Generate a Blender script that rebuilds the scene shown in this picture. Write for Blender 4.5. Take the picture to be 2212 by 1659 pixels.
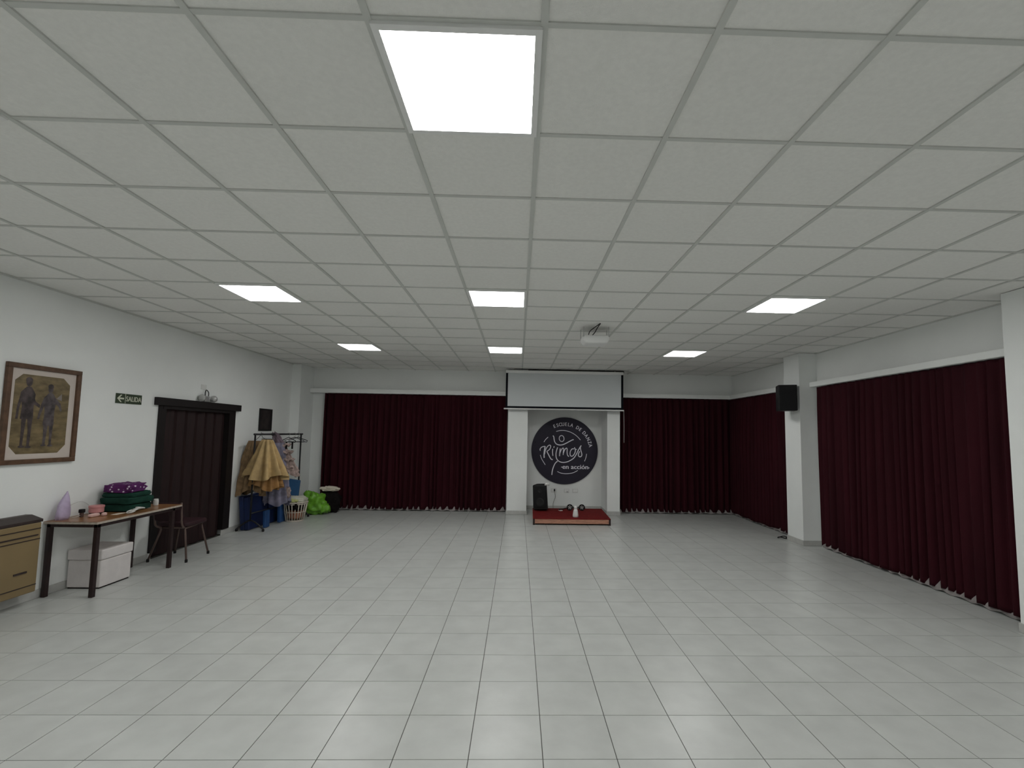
import bpy, bmesh, math, random
from mathutils import Vector, Matrix, noise
random.seed(7)
PI = math.pi
for o in list(bpy.data.objects): bpy.data.objects.remove(o)
C = bpy.context.scene.collection
SC = bpy.context.scene

# ------------------------------------------------------------------ camera
FPX, YAW, PITCH, ROLL, PX, PY = 1023.848, .02603, .07782, .01591, 41.145, 28.219
CZ, ZC = 1.736, 3.153                 # camera height, ceiling height
def cam_axes():
    cy, sy, cp, sp, cr, sr = math.cos(YAW), math.sin(YAW), math.cos(PITCH), math.sin(PITCH), math.cos(ROLL), math.sin(ROLL)
    fw = Vector((sy*cp, cy*cp, sp)); rt = Vector((cy, -sy, 0)); up = rt.cross(fw)
    return cr*rt + sr*up, -sr*rt + cr*up, fw
RT, UP, FW = cam_axes()
cd = bpy.data.cameras.new('camera'); cam = bpy.data.objects.new('camera', cd); C.objects.link(cam)
cd.sensor_fit = 'HORIZONTAL'; cd.sensor_width = 36; cd.lens = FPX/2212*36
cd.shift_x = -PX/2212; cd.shift_y = PY/2212; cd.clip_start = .05
m = Matrix((RT, UP, -FW)).transposed().to_4x4(); m.translation = (0, 0, CZ)
cam.matrix_world = m
SC.camera = cam
def pix(x, y, z):                     # where a world point falls in the 2212x1659 photograph
    q = Vector((x, y, z-CZ)); d = q.dot(FW)
    return 1106+PX+FPX*q.dot(RT)/d, 829.5+PY-FPX*q.dot(UP)/d, d

# ------------------------------------------------------------------ world, exposure
w = bpy.data.worlds.new('world'); SC.world = w; w.use_nodes = True
w.node_tree.nodes['Background'].inputs[0].default_value = (.5, .55, .6, 1)
w.node_tree.nodes['Background'].inputs[1].default_value = .05
SC.view_settings.view_transform = 'Standard'; SC.view_settings.look = 'None'
SC.view_settings.gamma = 1; SC.view_settings.use_curve_mapping = False
SC.view_settings.exposure = 0.0
LAMP = 18.0                            # radiance of the ceiling light panels

# ------------------------------------------------------------------ materials
def mat(name, col, rough=.6, spec=.4, var=0, scale=6, bump=0, bscale=60, metal=0, sheen=0, objvar=0, col2=None, stretch=(1, 1, 1), detail=4):
    m = bpy.data.materials.new(name); m.use_nodes = True
    N = m.node_tree.nodes; L = m.node_tree.links; b = N['Principled BSDF']
    b.inputs['Roughness'].default_value = rough; b.inputs['Specular IOR Level'].default_value = spec
    b.inputs['Metallic'].default_value = metal
    if sheen:
        b.inputs['Sheen Weight'].default_value = sheen; b.inputs['Sheen Roughness'].default_value = .4
        b.inputs['Sheen Tint'].default_value = (*col, 1)
    mp = N.new('ShaderNodeMapping')
    if objvar:                         # pieces that share one mesh: lay the grain out over the room, shifted piece by piece
        gp = N.new('ShaderNodeNewGeometry'); o_ = N.new('ShaderNodeObjectInfo'); ad = N.new('ShaderNodeVectorMath'); ad.operation = 'MULTIPLY_ADD'
        L.new(o_.outputs['Random'], ad.inputs[0]); ad.inputs[1].default_value = (31, 17, 5); L.new(gp.outputs['Position'], ad.inputs[2]); L.new(ad.outputs[0], mp.inputs[0])
    else:
        tc = N.new('ShaderNodeTexCoord'); L.new(tc.outputs['Object'], mp.inputs[0])
    mp.inputs['Scale'].default_value = stretch
    nz = N.new('ShaderNodeTexNoise'); nz.inputs['Scale'].default_value = scale; nz.inputs['Detail'].default_value = detail
    L.new(mp.outputs[0], nz.inputs['Vector'])
    rp = N.new('ShaderNodeValToRGB'); L.new(nz.outputs['Fac'], rp.inputs[0])
    c2 = col2 if col2 else tuple(c*(1-var) for c in col)
    c1 = col if col2 else tuple(min(1, c*(1+var*.5)) for c in col)
    rp.color_ramp.elements[0].color = (*c2, 1); rp.color_ramp.elements[1].color = (*c1, 1)
    rp.color_ramp.elements[0].position = .33; rp.color_ramp.elements[1].position = .67
    out = rp.outputs[0]
    if objvar:
        oi = N.new('ShaderNodeObjectInfo'); mr = N.new('ShaderNodeMapRange'); L.new(oi.outputs['Random'], mr.inputs[0])
        mr.inputs[3].default_value = 1-objvar; mr.inputs[4].default_value = 1+objvar
        mx = N.new('ShaderNodeVectorMath'); mx.operation = 'SCALE'
        L.new(out, mx.inputs[0]); L.new(mr.outputs[0], mx.inputs['Scale']); out = mx.outputs[0]
    L.new(out, b.inputs['Base Color'])
    if bump:
        n2 = N.new('ShaderNodeTexNoise'); n2.inputs['Scale'].default_value = bscale; n2.inputs['Detail'].default_value = 3
        L.new(mp.outputs[0], n2.inputs['Vector'])
        bp = N.new('ShaderNodeBump'); bp.inputs['Strength'].default_value = bump; bp.inputs['Distance'].default_value = .01
        L.new(n2.outputs['Fac'], bp.inputs['Height']); L.new(bp.outputs[0], b.inputs['Normal'])
    return m
def dots(name, col, dot, scale, size):
    m = mat(name, col, .8, .2, .15, 20); N = m.node_tree.nodes; L = m.node_tree.links; b = N['Principled BSDF']
    src = b.inputs['Base Color'].links[0].from_socket
    tc = N.new('ShaderNodeTexCoord'); v = N.new('ShaderNodeTexVoronoi'); v.inputs['Scale'].default_value = scale
    L.new(tc.outputs['Object'], v.inputs['Vector'])
    r = N.new('ShaderNodeValToRGB'); r.color_ramp.elements[0].position = size; r.color_ramp.elements[1].position = size*1.25
    r.color_ramp.elements[0].color = (1, 1, 1, 1); r.color_ramp.elements[1].color = (0, 0, 0, 1)
    L.new(v.outputs['Distance'], r.inputs[0])
    mx = N.new('ShaderNodeMix'); mx.data_type = 'RGBA'; L.new(r.outputs[0], mx.inputs[0]); L.new(src, mx.inputs[6])
    mx.inputs[7].default_value = (*dot, 1); L.new(mx.outputs[2], b.inputs['Base Color'])
    return m
def emit(name, col, k):
    m = bpy.data.materials.new(name); m.use_nodes = True; N = m.node_tree.nodes; b = N['Principled BSDF']
    b.inputs['Base Color'].default_value = (.9, .9, .9, 1)
    b.inputs['Emission Color'].default_value = (*col, 1); b.inputs['Emission Strength'].default_value = k
    return m
M = dict(
 wall=mat('wall_paint', (.86, .875, .86), .85, .2, .03, 1.5, .12, 90),
 pillar=mat('pillar_paint', (.87, .89, .875), .8, .25, .03, 2, .1, 90),
 tile=mat('floor_tile', (.53, .545, .525), .30, .45, .07, 5, .03, 60, objvar=.02, detail=6),
 grout=mat('floor_grout', (.11, .11, .10), .9, .1, .1, 8),
 cpanel=mat('ceiling_panel', (.88, .875, .845), .95, .1, .03, 40, .25, 220, objvar=.012),
 cbar=mat('ceiling_bar', (.62, .63, .60), .6, .3, .03, 10),
 slab=mat('ceiling_slab', (.3, .3, .3), .9, .1),
 base=mat('baseboard_tile', (.50, .50, .48), .4, .4, .08, 12),
 curtain=mat('curtain_velvet', (.033, .0038, .0075), .85, .15, .25, 3, .2, 300, sheen=.06, stretch=(1, 1, .15)),
 lining=mat('curtain_lining', (.30, .275, .27), .9, .1, .2, 8),
 white=mat('white_paint', (.84, .84, .83), .45, .4, .02, 5),
 plastic=mat('white_plastic', (.75, .75, .73), .4, .4, .02, 8),
 black=mat('black_plastic', (.006, .006, .0065), .5, .35, .2, 20),
 blackmetal=mat('black_metal', (.010, .010, .012), .45, .4, .2, 20),
 grille=mat('speaker_grille', (.007, .007, .008), .7, .3, .3, 120, .4, 400),
 screen=mat('screen_fabric', (.62, .65, .66), .7, .3, .03, 2),
 screenb=mat('screen_border', (.006, .007, .010), .8, .1),
 alu=mat('brushed_metal', (.55, .55, .55), .35, .5, .05, 20, metal=.7),
 disc=mat('sign_disc', (.020, .016, .032), .55, .35, .12, 5),
 letter=mat('sign_lettering', (.88, .86, .93), .6, .3),
 red=mat('red_carpet', (.17, .012, .012), .85, .15, .2, 14, .3, 300),
 pine=mat('raw_pine', (.50, .25, .17), .7, .3, .3, 10, .1, 60, stretch=(1, 8, 8)),
 gapshade=mat('painted_gap_shade', (.01, .006, .005), .9, .1),  # near-black colour standing in for the shade under box and platform
 doorwood=mat('door_wood', (.019, .0068, .0072), .6, .3, .3, 6, .08, 40, stretch=(6, 6, .5)),
 casing=mat('dark_casing_wood', (.009, .006, .006), .55, .35, .25, 6, .08, 40, stretch=(6, 6, .6)),
 tabletop=mat('table_laminate', (.27, .125, .048), .28, .5, .28, 5, stretch=(8, .8, 1)),
 tableedge=mat('table_edge', (.46, .40, .34), .6, .3, .2, 30),
 tableleg=mat('table_leg_paint', (.020, .008, .008), .5, .4, .2, 12),
 chairtube=mat('chair_tube', (.13, .085, .072), .4, .5, .15, 12, metal=.3),
 chairseat=mat('chair_upholstery', (.030, .008, .012), .6, .4, .2, 12),
 rubber=mat('rubber_foot', (.015, .014, .014), .8, .2),
 foam=mat('foam_box', (.70, .66, .65), .85, .2, .06, 10, .3, 150),
 heater=mat('heater_enamel', (.245, .175, .085), .4, .45, .08, 3),
 heatertop=mat('heater_top_grille', (.035, .022, .020), .5, .4, .2, 20),
 frame=mat('picture_frame_wood', (.115, .062, .035), .5, .4, .3, 18, .1, 50),
 matboard=mat('picture_mat', (.60, .53, .48), .9, .1, .03, 10),
 photo=mat('sepia_meadow_print', (.20, .15, .078), .35, .4, .4, 9, detail=6, stretch=(1, 1, 2.5)),
 fig1=mat('printed_dark_clothes', (.080, .062, .062), .35, .4, .6, 16),
 fig2=mat('printed_grey_clothes', (.105, .088, .092), .35, .4, .6, 16),
 fig3=mat('printed_pale_cloth', (.24, .215, .20), .35, .4, .3, 14),
 art=mat('dark_portrait_print', (.055, .045, .042), .35, .4, .7, 7, col2=(.012, .009, .011)),
 frameblk=mat('black_frame', (.007, .007, .007), .45, .4),
 exitg=mat('exit_sign_green', (.030, .048, .022), .5, .4, .15, 30),
 exitw=mat('exit_sign_letters', (.62, .64, .52), .6, .3),
 glassy=mat('lamp_lens', (.45, .45, .44), .15, .6),
 gold=mat('gold_skirt_cloth', (.50, .345, .155), .6, .4, .22, 9, .15, 60, sheen=.2),
 golddark=mat('gold_underskirt_cloth', (.38, .20, .07), .6, .4, .25, 9, .15, 60),
 brown=mat('tan_skirt_cloth', (.26, .165, .085), .75, .3, .35, 12, .15, 60),
 lilac=mat('lilac_sheer_cloth', (.22, .21, .28), .8, .2, .4, 10),
 floral=mat('pink_floral_cloth', (.48, .36, .33), .8, .2, .4, 22, col2=(.24, .19, .17)),
 mauve=mat('mauve_cloth', (.20, .15, .18), .8, .2, .35, 12),
 bluedk=mat('navy_mat_vinyl', (.008, .020, .085), .5, .4, .25, 5),
 bluemd=mat('blue_mat_vinyl', (.020, .075, .22), .5, .4, .2, 6),
 bluelt=mat('light_blue_mat_vinyl', (.030, .115, .26), .5, .4, .15, 6),
 basket=mat('cream_plastic', (.62, .56, .48), .5, .4, .04, 10),
 lime=mat('lime_plastic_bag', (.17, .44, .035), .35, .5, .25, 12, .3, 30),
 yellow=mat('pale_yellow_cloth', (.55, .58, .24), .9, .1, .15, 12),
 cream=mat('cream_cloth', (.60, .60, .50), .9, .1, .1, 12),
 blackcloth=mat('black_cloth', (.012, .010, .010), .9, .1, .3, 12),
 orangecloth=mat('salmon_cloth', (.42, .20, .13), .9, .1, .3, 8),
 green=mat('dark_green_cloth', (.012, .048, .034), .9, .15, .3, 9, .3, 90, sheen=.1),
 purple=dots('purple_dotted_cloth', (.105, .022, .115), (.62, .55, .62), 22, .20),
 lilacbag=mat('lilac_plastic_bag', (.52, .43, .60), .35, .5, .15, 14, .3, 30),
 pink=mat('pink_tin', (.62, .27, .27), .45, .4, .06, 12),
 palepink=mat('pale_pink_soap', (.72, .48, .44), .5, .4, .05, 12),
 whitecable=mat('white_cable', (.62, .62, .60), .5, .4),
 paper=mat('paper', (.70, .64, .54), .9, .1, .05, 12),
 lamp=emit('light_diffuser', (1, 1, .985), LAMP),
)

# ------------------------------------------------------------------ mesh helpers
class MB:
    def __init__(s): s.v = []; s.f = []; s.mi = []
    def add(s, vs, fs, mi=0):
        n = len(s.v); s.v += [tuple(v) for v in vs]; s.f += [tuple(i+n for i in f) for f in fs]; s.mi += [mi]*len(fs); return s
    def box(s, a, b, mi=0, T=None):
        (x0, y0, z0), (x1, y1, z1) = a, b
        vs = [(x0,y0,z0),(x1,y0,z0),(x1,y1,z0),(x0,y1,z0),(x0,y0,z1),(x1,y0,z1),(x1,y1,z1),(x0,y1,z1)]
        if T is not None: vs = [T @ Vector(v) for v in vs]
        return s.add(vs, [(0,3,2,1),(4,5,6,7),(0,1,5,4),(1,2,6,5),(2,3,7,6),(3,0,4,7)], mi)
    def tube(s, pts, r, n=8, mi=0, cap=True, closed=False):
        P = [Vector(p) for p in pts]; k = len(P); rs = r if isinstance(r, (list, tuple)) else [r]*k
        vs = []; fs = []; prev = None
        for i, p in enumerate(P):
            if closed: t = P[(i+1) % k]-P[i-1]
            else: t = P[min(i+1, k-1)]-P[max(i-1, 0)]
            t.normalize()
            if prev is None:
                a = Vector((0, 0, 1)) if abs(t.z) < .9 else Vector((1, 0, 0)); u = t.cross(a).normalized()
            else:
                u = (prev-t*prev.dot(t)); u = u.normalized() if u.length > 1e-6 else t.orthogonal().normalized()
            prev = u; v = t.cross(u)
            for j in range(n):
                a = 2*PI*j/n; vs.append(p+(u*math.cos(a)+v*math.sin(a))*rs[i])
        for i in range(k if closed else k-1):
            for j in range(n):
                a = i*n+j; b = i*n+(j+1) % n; c = ((i+1) % k)*n+(j+1) % n; d = ((i+1) % k)*n+j; fs.append((a, b, c, d))
        if cap and not closed: fs += [tuple(range(n-1, -1, -1)), tuple(range((k-1)*n, k*n))]
        return s.add(vs, fs, mi)
    def lathe(s, prof, o=(0, 0, 0), n=24, mi=0, sx=1, sy=1):
        vs = []; fs = []; k = len(prof)
        for r, z in prof:
            for j in range(n):
                a = 2*PI*j/n; vs.append((o[0]+r*sx*math.cos(a), o[1]+r*sy*math.sin(a), o[2]+z))
        for i in range(k-1):
            for j in range(n): fs.append((i*n+j, i*n+(j+1) % n, (i+1)*n+(j+1) % n, (i+1)*n+j))
        fs += [tuple(range(n-1, -1, -1)), tuple(range((k-1)*n, k*n))]
        return s.add(vs, fs, mi)
    def prism(s, poly, T, d, mi=0):
        """polygon in (u,v), extruded by d; T maps (u,v,w) to world"""
        n = len(poly); vs = [T(u, v, 0) for u, v in poly]+[T(u, v, d) for u, v in poly]
        fs = [tuple(range(n-1, -1, -1)), tuple(range(n, 2*n))]+[(i, (i+1) % n, (i+1) % n+n, i+n) for i in range(n)]
        return s.add(vs, fs, mi)
    def ribbon(s, pts, w, T, d, mi=0):
        """stroke of width w along 2-D points"""
        P = [Vector(p) for p in pts]; k = len(P); Lft = []; Rgt = []
        ws = w if isinstance(w, (list, tuple)) else [w]*k
        for i, p in enumerate(P):
            t = (P[min(i+1, k-1)]-P[max(i-1, 0)]).normalized(); nn = Vector((-t.y, t.x))*ws[i]/2
            Lft.append(p+nn); Rgt.append(p-nn)
        n = len(Lft)
        return s.add([T(p.x, p.y, d) for p in Lft]+[T(p.x, p.y, d) for p in Rgt], [(i, i+1, n+i+1, n+i) for i in range(n-1)], mi)
    def build(s, name, mats, parent=None, smooth=False, bevel=0, bseg=2, fixn=True):
        me = bpy.data.meshes.new(name); me.from_pydata([tuple(v) for v in s.v], [], s.f)
        mats = mats if isinstance(mats, (list, tuple)) else [mats]
        for q in mats: me.materials.append(M[q])
        me.polygons.foreach_set('material_index', s.mi)
        if fixn:
            bm = bmesh.new(); bm.from_mesh(me); bmesh.ops.recalc_face_normals(bm, faces=bm.faces[:]); bm.to_mesh(me); bm.free()
        if smooth: me.polygons.foreach_set('use_smooth', [True]*len(me.polygons))
        o = bpy.data.objects.new(name, me); C.objects.link(o)
        if parent is not None:
            o.parent = parent
            o.matrix_parent_inverse = Matrix.Translation(-parent.location) if parent.type == 'EMPTY' else Matrix.Identity(4)
        if bevel:
            b = o.modifiers.new('bevel', 'BEVEL'); b.width = bevel; b.segments = bseg; b.limit_method = 'ANGLE'
        return o
def spline(pts, n=6):
    P = [Vector(p) for p in pts]; out = []
    for i in range(len(P)-1):
        a, b, c, d = P[max(i-1, 0)], P[i], P[i+1], P[min(i+2, len(P)-1)]
        for j in range(n):
            t = j/n; out.append(.5*((2*b)+(c-a)*t+(2*a-5*b+4*c-d)*t*t+(3*b-a-3*c+d)*t**3))
    out.append(P[-1]); return out
def blob(c, size, e=.5, amp=.1, freq=3, seed=0, nu=40, nv=20, flat=True, rot=0):
    """crumpled rounded block"""
    mb = MB(); vs = []; fs = []
    sg = lambda v, p: math.copysign(abs(v)**p, v)
    for i in range(nv+1):
        ph = -PI/2+PI*i/nv
        for j in range(nu):
            th = 2*PI*j/nu
            x, y, z = sg(math.cos(ph), e)*sg(math.cos(th), e), sg(math.cos(ph), e)*sg(math.sin(th), e), sg(math.sin(ph), e)
            k = 1+amp*noise.fractal(Vector((x*freq+seed*7.1, y*freq, z*freq+seed)), 1., 2., 3)
            x, y, z = x*k*size[0]/2, y*k*size[1]/2, z*k*size[2]/2
            if flat: z = max(z, -size[2]/2)
            xr, yr = x*math.cos(rot)-y*math.sin(rot), x*math.sin(rot)+y*math.cos(rot)
            vs.append((c[0]+xr, c[1]+yr, c[2]+size[2]/2+z))
    for i in range(nv):
        for j in range(nu): fs.append((i*nu+j, i*nu+(j+1) % nu, (i+1)*nu+(j+1) % nu, (i+1)*nu+j))
    mb.add(vs, fs); return mb
def text_mesh(ch, size):
    cu = bpy.data.curves.new('t', 'FONT'); cu.body = ch; cu.size = size; cu.align_x = 'CENTER'; cu.resolution_u = 3
    ob = bpy.data.objects.new('t', cu); C.objects.link(ob)
    dg = bpy.context.evaluated_depsgraph_get(); me = bpy.data.meshes.new_from_object(ob.evaluated_get(dg))
    vs = [tuple(v.co) for v in me.vertices]; fs = [tuple(p.vertices) for p in me.polygons]
    bpy.data.objects.remove(ob); bpy.data.curves.remove(cu); bpy.data.meshes.remove(me)
    return vs, fs
def glyphs(vs, fs):
    """split a line of text into its letters (a dot or accent stays with its letter)"""
    par = list(range(len(vs)))
    def find(i):
        while par[i] != i: par[i] = par[par[i]]; i = par[i]
        return i
    for f in fs:
        for i in f[1:]: par[find(i)] = find(f[0])
    g = {}
    for f in fs: g.setdefault(find(f[0]), []).append(f)
    it = sorted(([min(vs[i][0] for f in q for i in f), max(vs[i][0] for f in q for i in f), q] for q in g.values()), key=lambda e: e[0])
    out = []
    for a, b, q in it:
        if out and a < out[-1][1]-.3*(b-a): out[-1][1] = max(b, out[-1][1]); out[-1][2] += q
        else: out.append([a, b, list(q)])
    res = []
    for a, b, q in out:
        ids = sorted({i for f in q for i in f}); mp = {k: n for n, k in enumerate(ids)}
        res.append(([vs[i] for i in ids], [tuple(mp[i] for i in f) for f in q]))
    return res
def thing(name, loc, label, cat, group=None):
    o = bpy.data.objects.new(name, None); C.objects.link(o); o.location = loc; o.empty_display_size = .1
    return tag(o, label, cat, group)
def tag(o, label, cat, group=None):
    o['label'] = label; o['category'] = cat
    if group: o['group'] = group
    return o
def struct(o, label=None):
    o['kind'] = 'structure'
    if label: o['label'] = label
    return o
def share(name, mesh, parent, loc, scale=(1, 1, 1)):
    o = bpy.data.objects.new(name, mesh); C.objects.link(o); o.parent = parent; o.location = loc; o.scale = scale; return o

# ------------------------------------------------------------------ the room
XL, XR, YB, YN, Y0 = -4.85, 4.96, 10.85, 11.15, -3.95
NX0, NX1 = -.20, 2.22                      # niche between its two pillars
# floor: slab, tiles laid one by one, joints recessed
fl = struct(MB().box((XL-.3, Y0-.2, -.12), (XR+.2, YN+.1, -.003)).build('floor', 'grout'), 'pale grey ceramic tile floor')
TX0, TY0, TS, J = .1641, 2.678, .4, .005
cells = []
for k in range(-14, 14):
    for r in range(-18, 23):
        x0, x1 = max(TX0+k*TS, XL), min(TX0+(k+1)*TS, XR); y0, y1 = max(TY0+r*TS, Y0), min(TY0+(r+1)*TS, YN)
        if x1-x0 < .02 or y1-y0 < .02: continue
        a = 0
        if y1 > 2.2:
            q = [pix(*p, 0) for p in ((x0, max(y0, 1.5)), (x1, max(y0, 1.5)), (x1, y1), (x0, y1))]
            cx = sum(p[0] for p in q)/4; cyp = sum(p[1] for p in q)/4
            if -60 < cx < 2272 and cyp < 1700:
                a = abs(sum(q[i][0]*q[(i+1) % 4][1]-q[(i+1) % 4][0]*q[i][1] for i in range(4)))/2
        cells.append((a, x0, x1, y0, y1))
cells.sort(reverse=True)
tile_me = MB().box((-.5, -.5, -.012), (.5, .5, 0)).build('tile', 'tile'); tm = tile_me.data; bpy.data.objects.remove(tile_me)
rest = MB()
for i, (a, x0, x1, y0, y1) in enumerate(cells):
    if i < 300 and a > 0: share('tile', tm, fl, ((x0+x1)/2, (y0+y1)/2, 0), (x1-x0-J, y1-y0-J, 1))
    else: rest.box((x0+J/2, y0+J/2, -.012), (x1-J/2, y1-J/2, 0))
o = rest.build('far_tiles', 'tile', fl, fixn=False); o['kind'] = 'stuff'
# ceiling: slab, panels, T-bars
ce = struct(MB().box((XL-.3, Y0-.2, ZC+.03), (XR+.2, YN+.2, ZC+.2)).build('ceiling', 'slab'), 'suspended ceiling of white panels in a grey grid')
GX, GY, GS = .0664, 1.5404, .61
LIGHTS = [(c, r) for c in (-5, -1, 4) for r in (0, 5, 10)] + [(c, -5) for c in (-5, -1, 4)]
pm_o = MB().box((-.5, -.5, 0), (.5, .5, .012)).build('panel', 'cpanel'); pm = pm_o.data; bpy.data.objects.remove(pm_o)
rest = MB(); BW = .026
for k in range(-9, 9):
    for r in range(-9, 16):
        x0, x1 = max(GX+k*GS, XL), min(GX+(k+1)*GS, XR); y0, y1 = max(GY+r*GS, Y0), min(GY+(r+1)*GS, YN)
        if x1-x0 < .01 or y1-y0 < .01 or (k, r) in LIGHTS: continue
        if r >= -1 and x1-x0 > .1: share('ceiling_panel', pm, ce, ((x0+x1)/2, (y0+y1)/2, ZC+.006), (x1-x0-.004, y1-y0-.004, 1))
        else: rest.box((x0, y0, ZC+.006), (x1, y1, ZC+.018))
o = rest.build('rear_panels', 'cpanel', ce, fixn=False); o['kind'] = 'stuff'
for k in range(-7, 8):
    x = GX+k*GS; MB().box((x-BW/2, Y0, ZC-.002), (x+BW/2, YB, ZC+.008)).build('main_runner', 'cbar', ce)
for r in range(-8, 16):
    y = GY+r*GS; MB().box((XL, y-.011, ZC), (XR, y+.011, ZC+.0075)).build('cross_tee', 'cbar', ce)
MB().box((XL, Y0, ZC-.012), (XL+.022, YB, ZC+.008)).build('edge_angle', 'cbar', ce)
MB().box((XR-.022, Y0, ZC-.008), (XR, YB, ZC+.008)).build('edge_angle', 'cbar', ce)
# left wall with the doorway
DY0, DY1, DZ = 6.57, 8.15, 2.05
wl = MB()
wl.box((XL-.25, Y0-.2, 0), (XL, DY0, ZC+.03)).box((XL-.25, DY1, 0), (XL, YN+.1, ZC+.03)).box((XL-.25, DY0, DZ), (XL, DY1, ZC+.03))
wl.box((XL-.25, DY0, 0), (XL-.2, DY1, DZ))
wall_l = struct(wl.build('wall_left', 'wall'), 'white painted wall with the folding door')
cp = MB().box((XL, 10.2, 0), (-4.66, YB, ZC)).build('pillar', 'pillar', wall_l)
# back wall: two flat lengths and a niche between two pillars
wb = MB().box((XL, YB, 0), (NX0, YN+.2, ZC+.03)).box((NX1, YB, 0), (XR+.2, YN+.2, ZC+.03)).box((NX0, YN, 0), (NX1, YN+.2, ZC+.03))
wall_b = struct(wb.build('wall_back', 'wall'), 'white back wall with a niche between two pillars')
PB = [MB().box((-.225, 10.39, 0), (.205, YN, ZC)).build('pillar', 'pillar', wall_b),
      MB().box((1.965, 10.43, 0), (2.245, YN, ZC)).build('pillar', 'pillar', wall_b)]
wr = MB().box((XR, Y0-.2, 0), (XR+.25, YN+.1, ZC+.03))
wall_r = struct(wr.build('wall_right', 'wall'), 'white right wall with curtains and pillars')
PR = [MB().box((4.66, 7.72, 0), (XR, 8.17, ZC)).build('pillar', 'pillar', wall_r),
      MB().box((4.63, 3.85, 0), (XR, 4.36, ZC)).build('pillar', 'pillar', wall_r)]
struct(MB().box((XL-.2, Y0-.25, 0), (XR+.2, Y0, ZC+.03)).build('wall_rear', 'wall'), 'white wall behind the viewer')
# skirting
BH, BT = .085, .012
def skirt(parent, segs, name='baseboard'):
    mb = MB()
    for a, b in segs: mb.box((a[0], a[1], 0.001), (b[0], b[1], BH))
    return mb.build(name, 'base', parent, bevel=.003, bseg=1)
struct(skirt(None, [((XL, Y0), (XL+BT, DY0-.06)), ((XL, DY1-.1), (XL+BT, 10.2))], 'baseboard_left'), 'grey tile skirting along the left wall')
skirt(cp, [((XL, 10.2-BT), (-4.66+BT, 10.2)), ((-4.66, 10.2), (-4.66+BT, YB))])
skirt(PB[0], [((-.225-BT, 10.39-BT), (.205+BT, 10.39)), ((-.225-BT, 10.39), (-.225, YB)), ((.205, 10.39), (.205+BT, YN-BT))])
skirt(PB[1], [((1.965-BT, 10.43-BT), (2.245+BT, 10.43)), ((1.965-BT, 10.43), (1.965, YN-BT)), ((2.245, 10.43), (2.245+BT, YB))])
struct(skirt(None, [((.205, YN-BT), (1.965, YN))], 'baseboard_back'), 'grey tile skirting inside the niche')
skirt(PR[0], [((4.66-BT, 7.72-BT), (XR, 7.72)), ((4.66-BT, 7.72), (4.66, 8.17+BT)), ((4.66, 8.17), (XR, 8.17+BT))])
skirt(PR[1], [((4.63-BT, 3.85-BT), (XR, 3.85)), ((4.63-BT, 3.85), (4.63, 4.36+BT)), ((4.63, 4.36), (XR, 4.36+BT))])

# ------------------------------------------------------------------ ceiling lights
LL = {(-1, 0): 'large nearest square light panel at the top of the picture', (-1, 5): 'middle square light panel in the row of three in mid hall',
      (-1, 10): 'small centre light panel nearest the projector screen', (-5, 5): 'light panel over the left side in mid hall, above the door',
      (-5, 10): 'far light panel on the left, above the left back curtain', (4, 5): 'light panel over the right side in mid hall',
      (4, 10): 'far light panel on the right, right of the projector', (-5, 0): 'light panel cut by the left picture edge', (4, 0): 'light panel just outside the picture on the near right',
      (-5, -5): 'light panel behind the viewer on the left', (-1, -5): 'light panel behind the viewer in the centre', (4, -5): 'light panel behind the viewer on the right'}
for c, r in LIGHTS:
    x, y = GX+(c+.5)*GS, GY+(r+.5)*GS
    t = thing('ceiling_light', (x, y, ZC-.012), LL[(c, r)], 'light panel', 'square panel lights in the ceiling')
    h, i = .300, .274; z0, z1 = ZC-.014, ZC+.02
    fr = MB()
    for a, b in (((-h, -h), (h, -i)), ((-h, i), (h, h)), ((-h, -i), (-i, i)), ((i, -i), (h, i))):
        fr.box((x+a[0], y+a[1], z0), (x+b[0], y+b[1], z1))
    fr.build('frame', 'white', t)
    MB().box((x-i, y-i, ZC-.010), (x+i, y+i, ZC)).build('diffuser', 'lamp', t)

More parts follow.
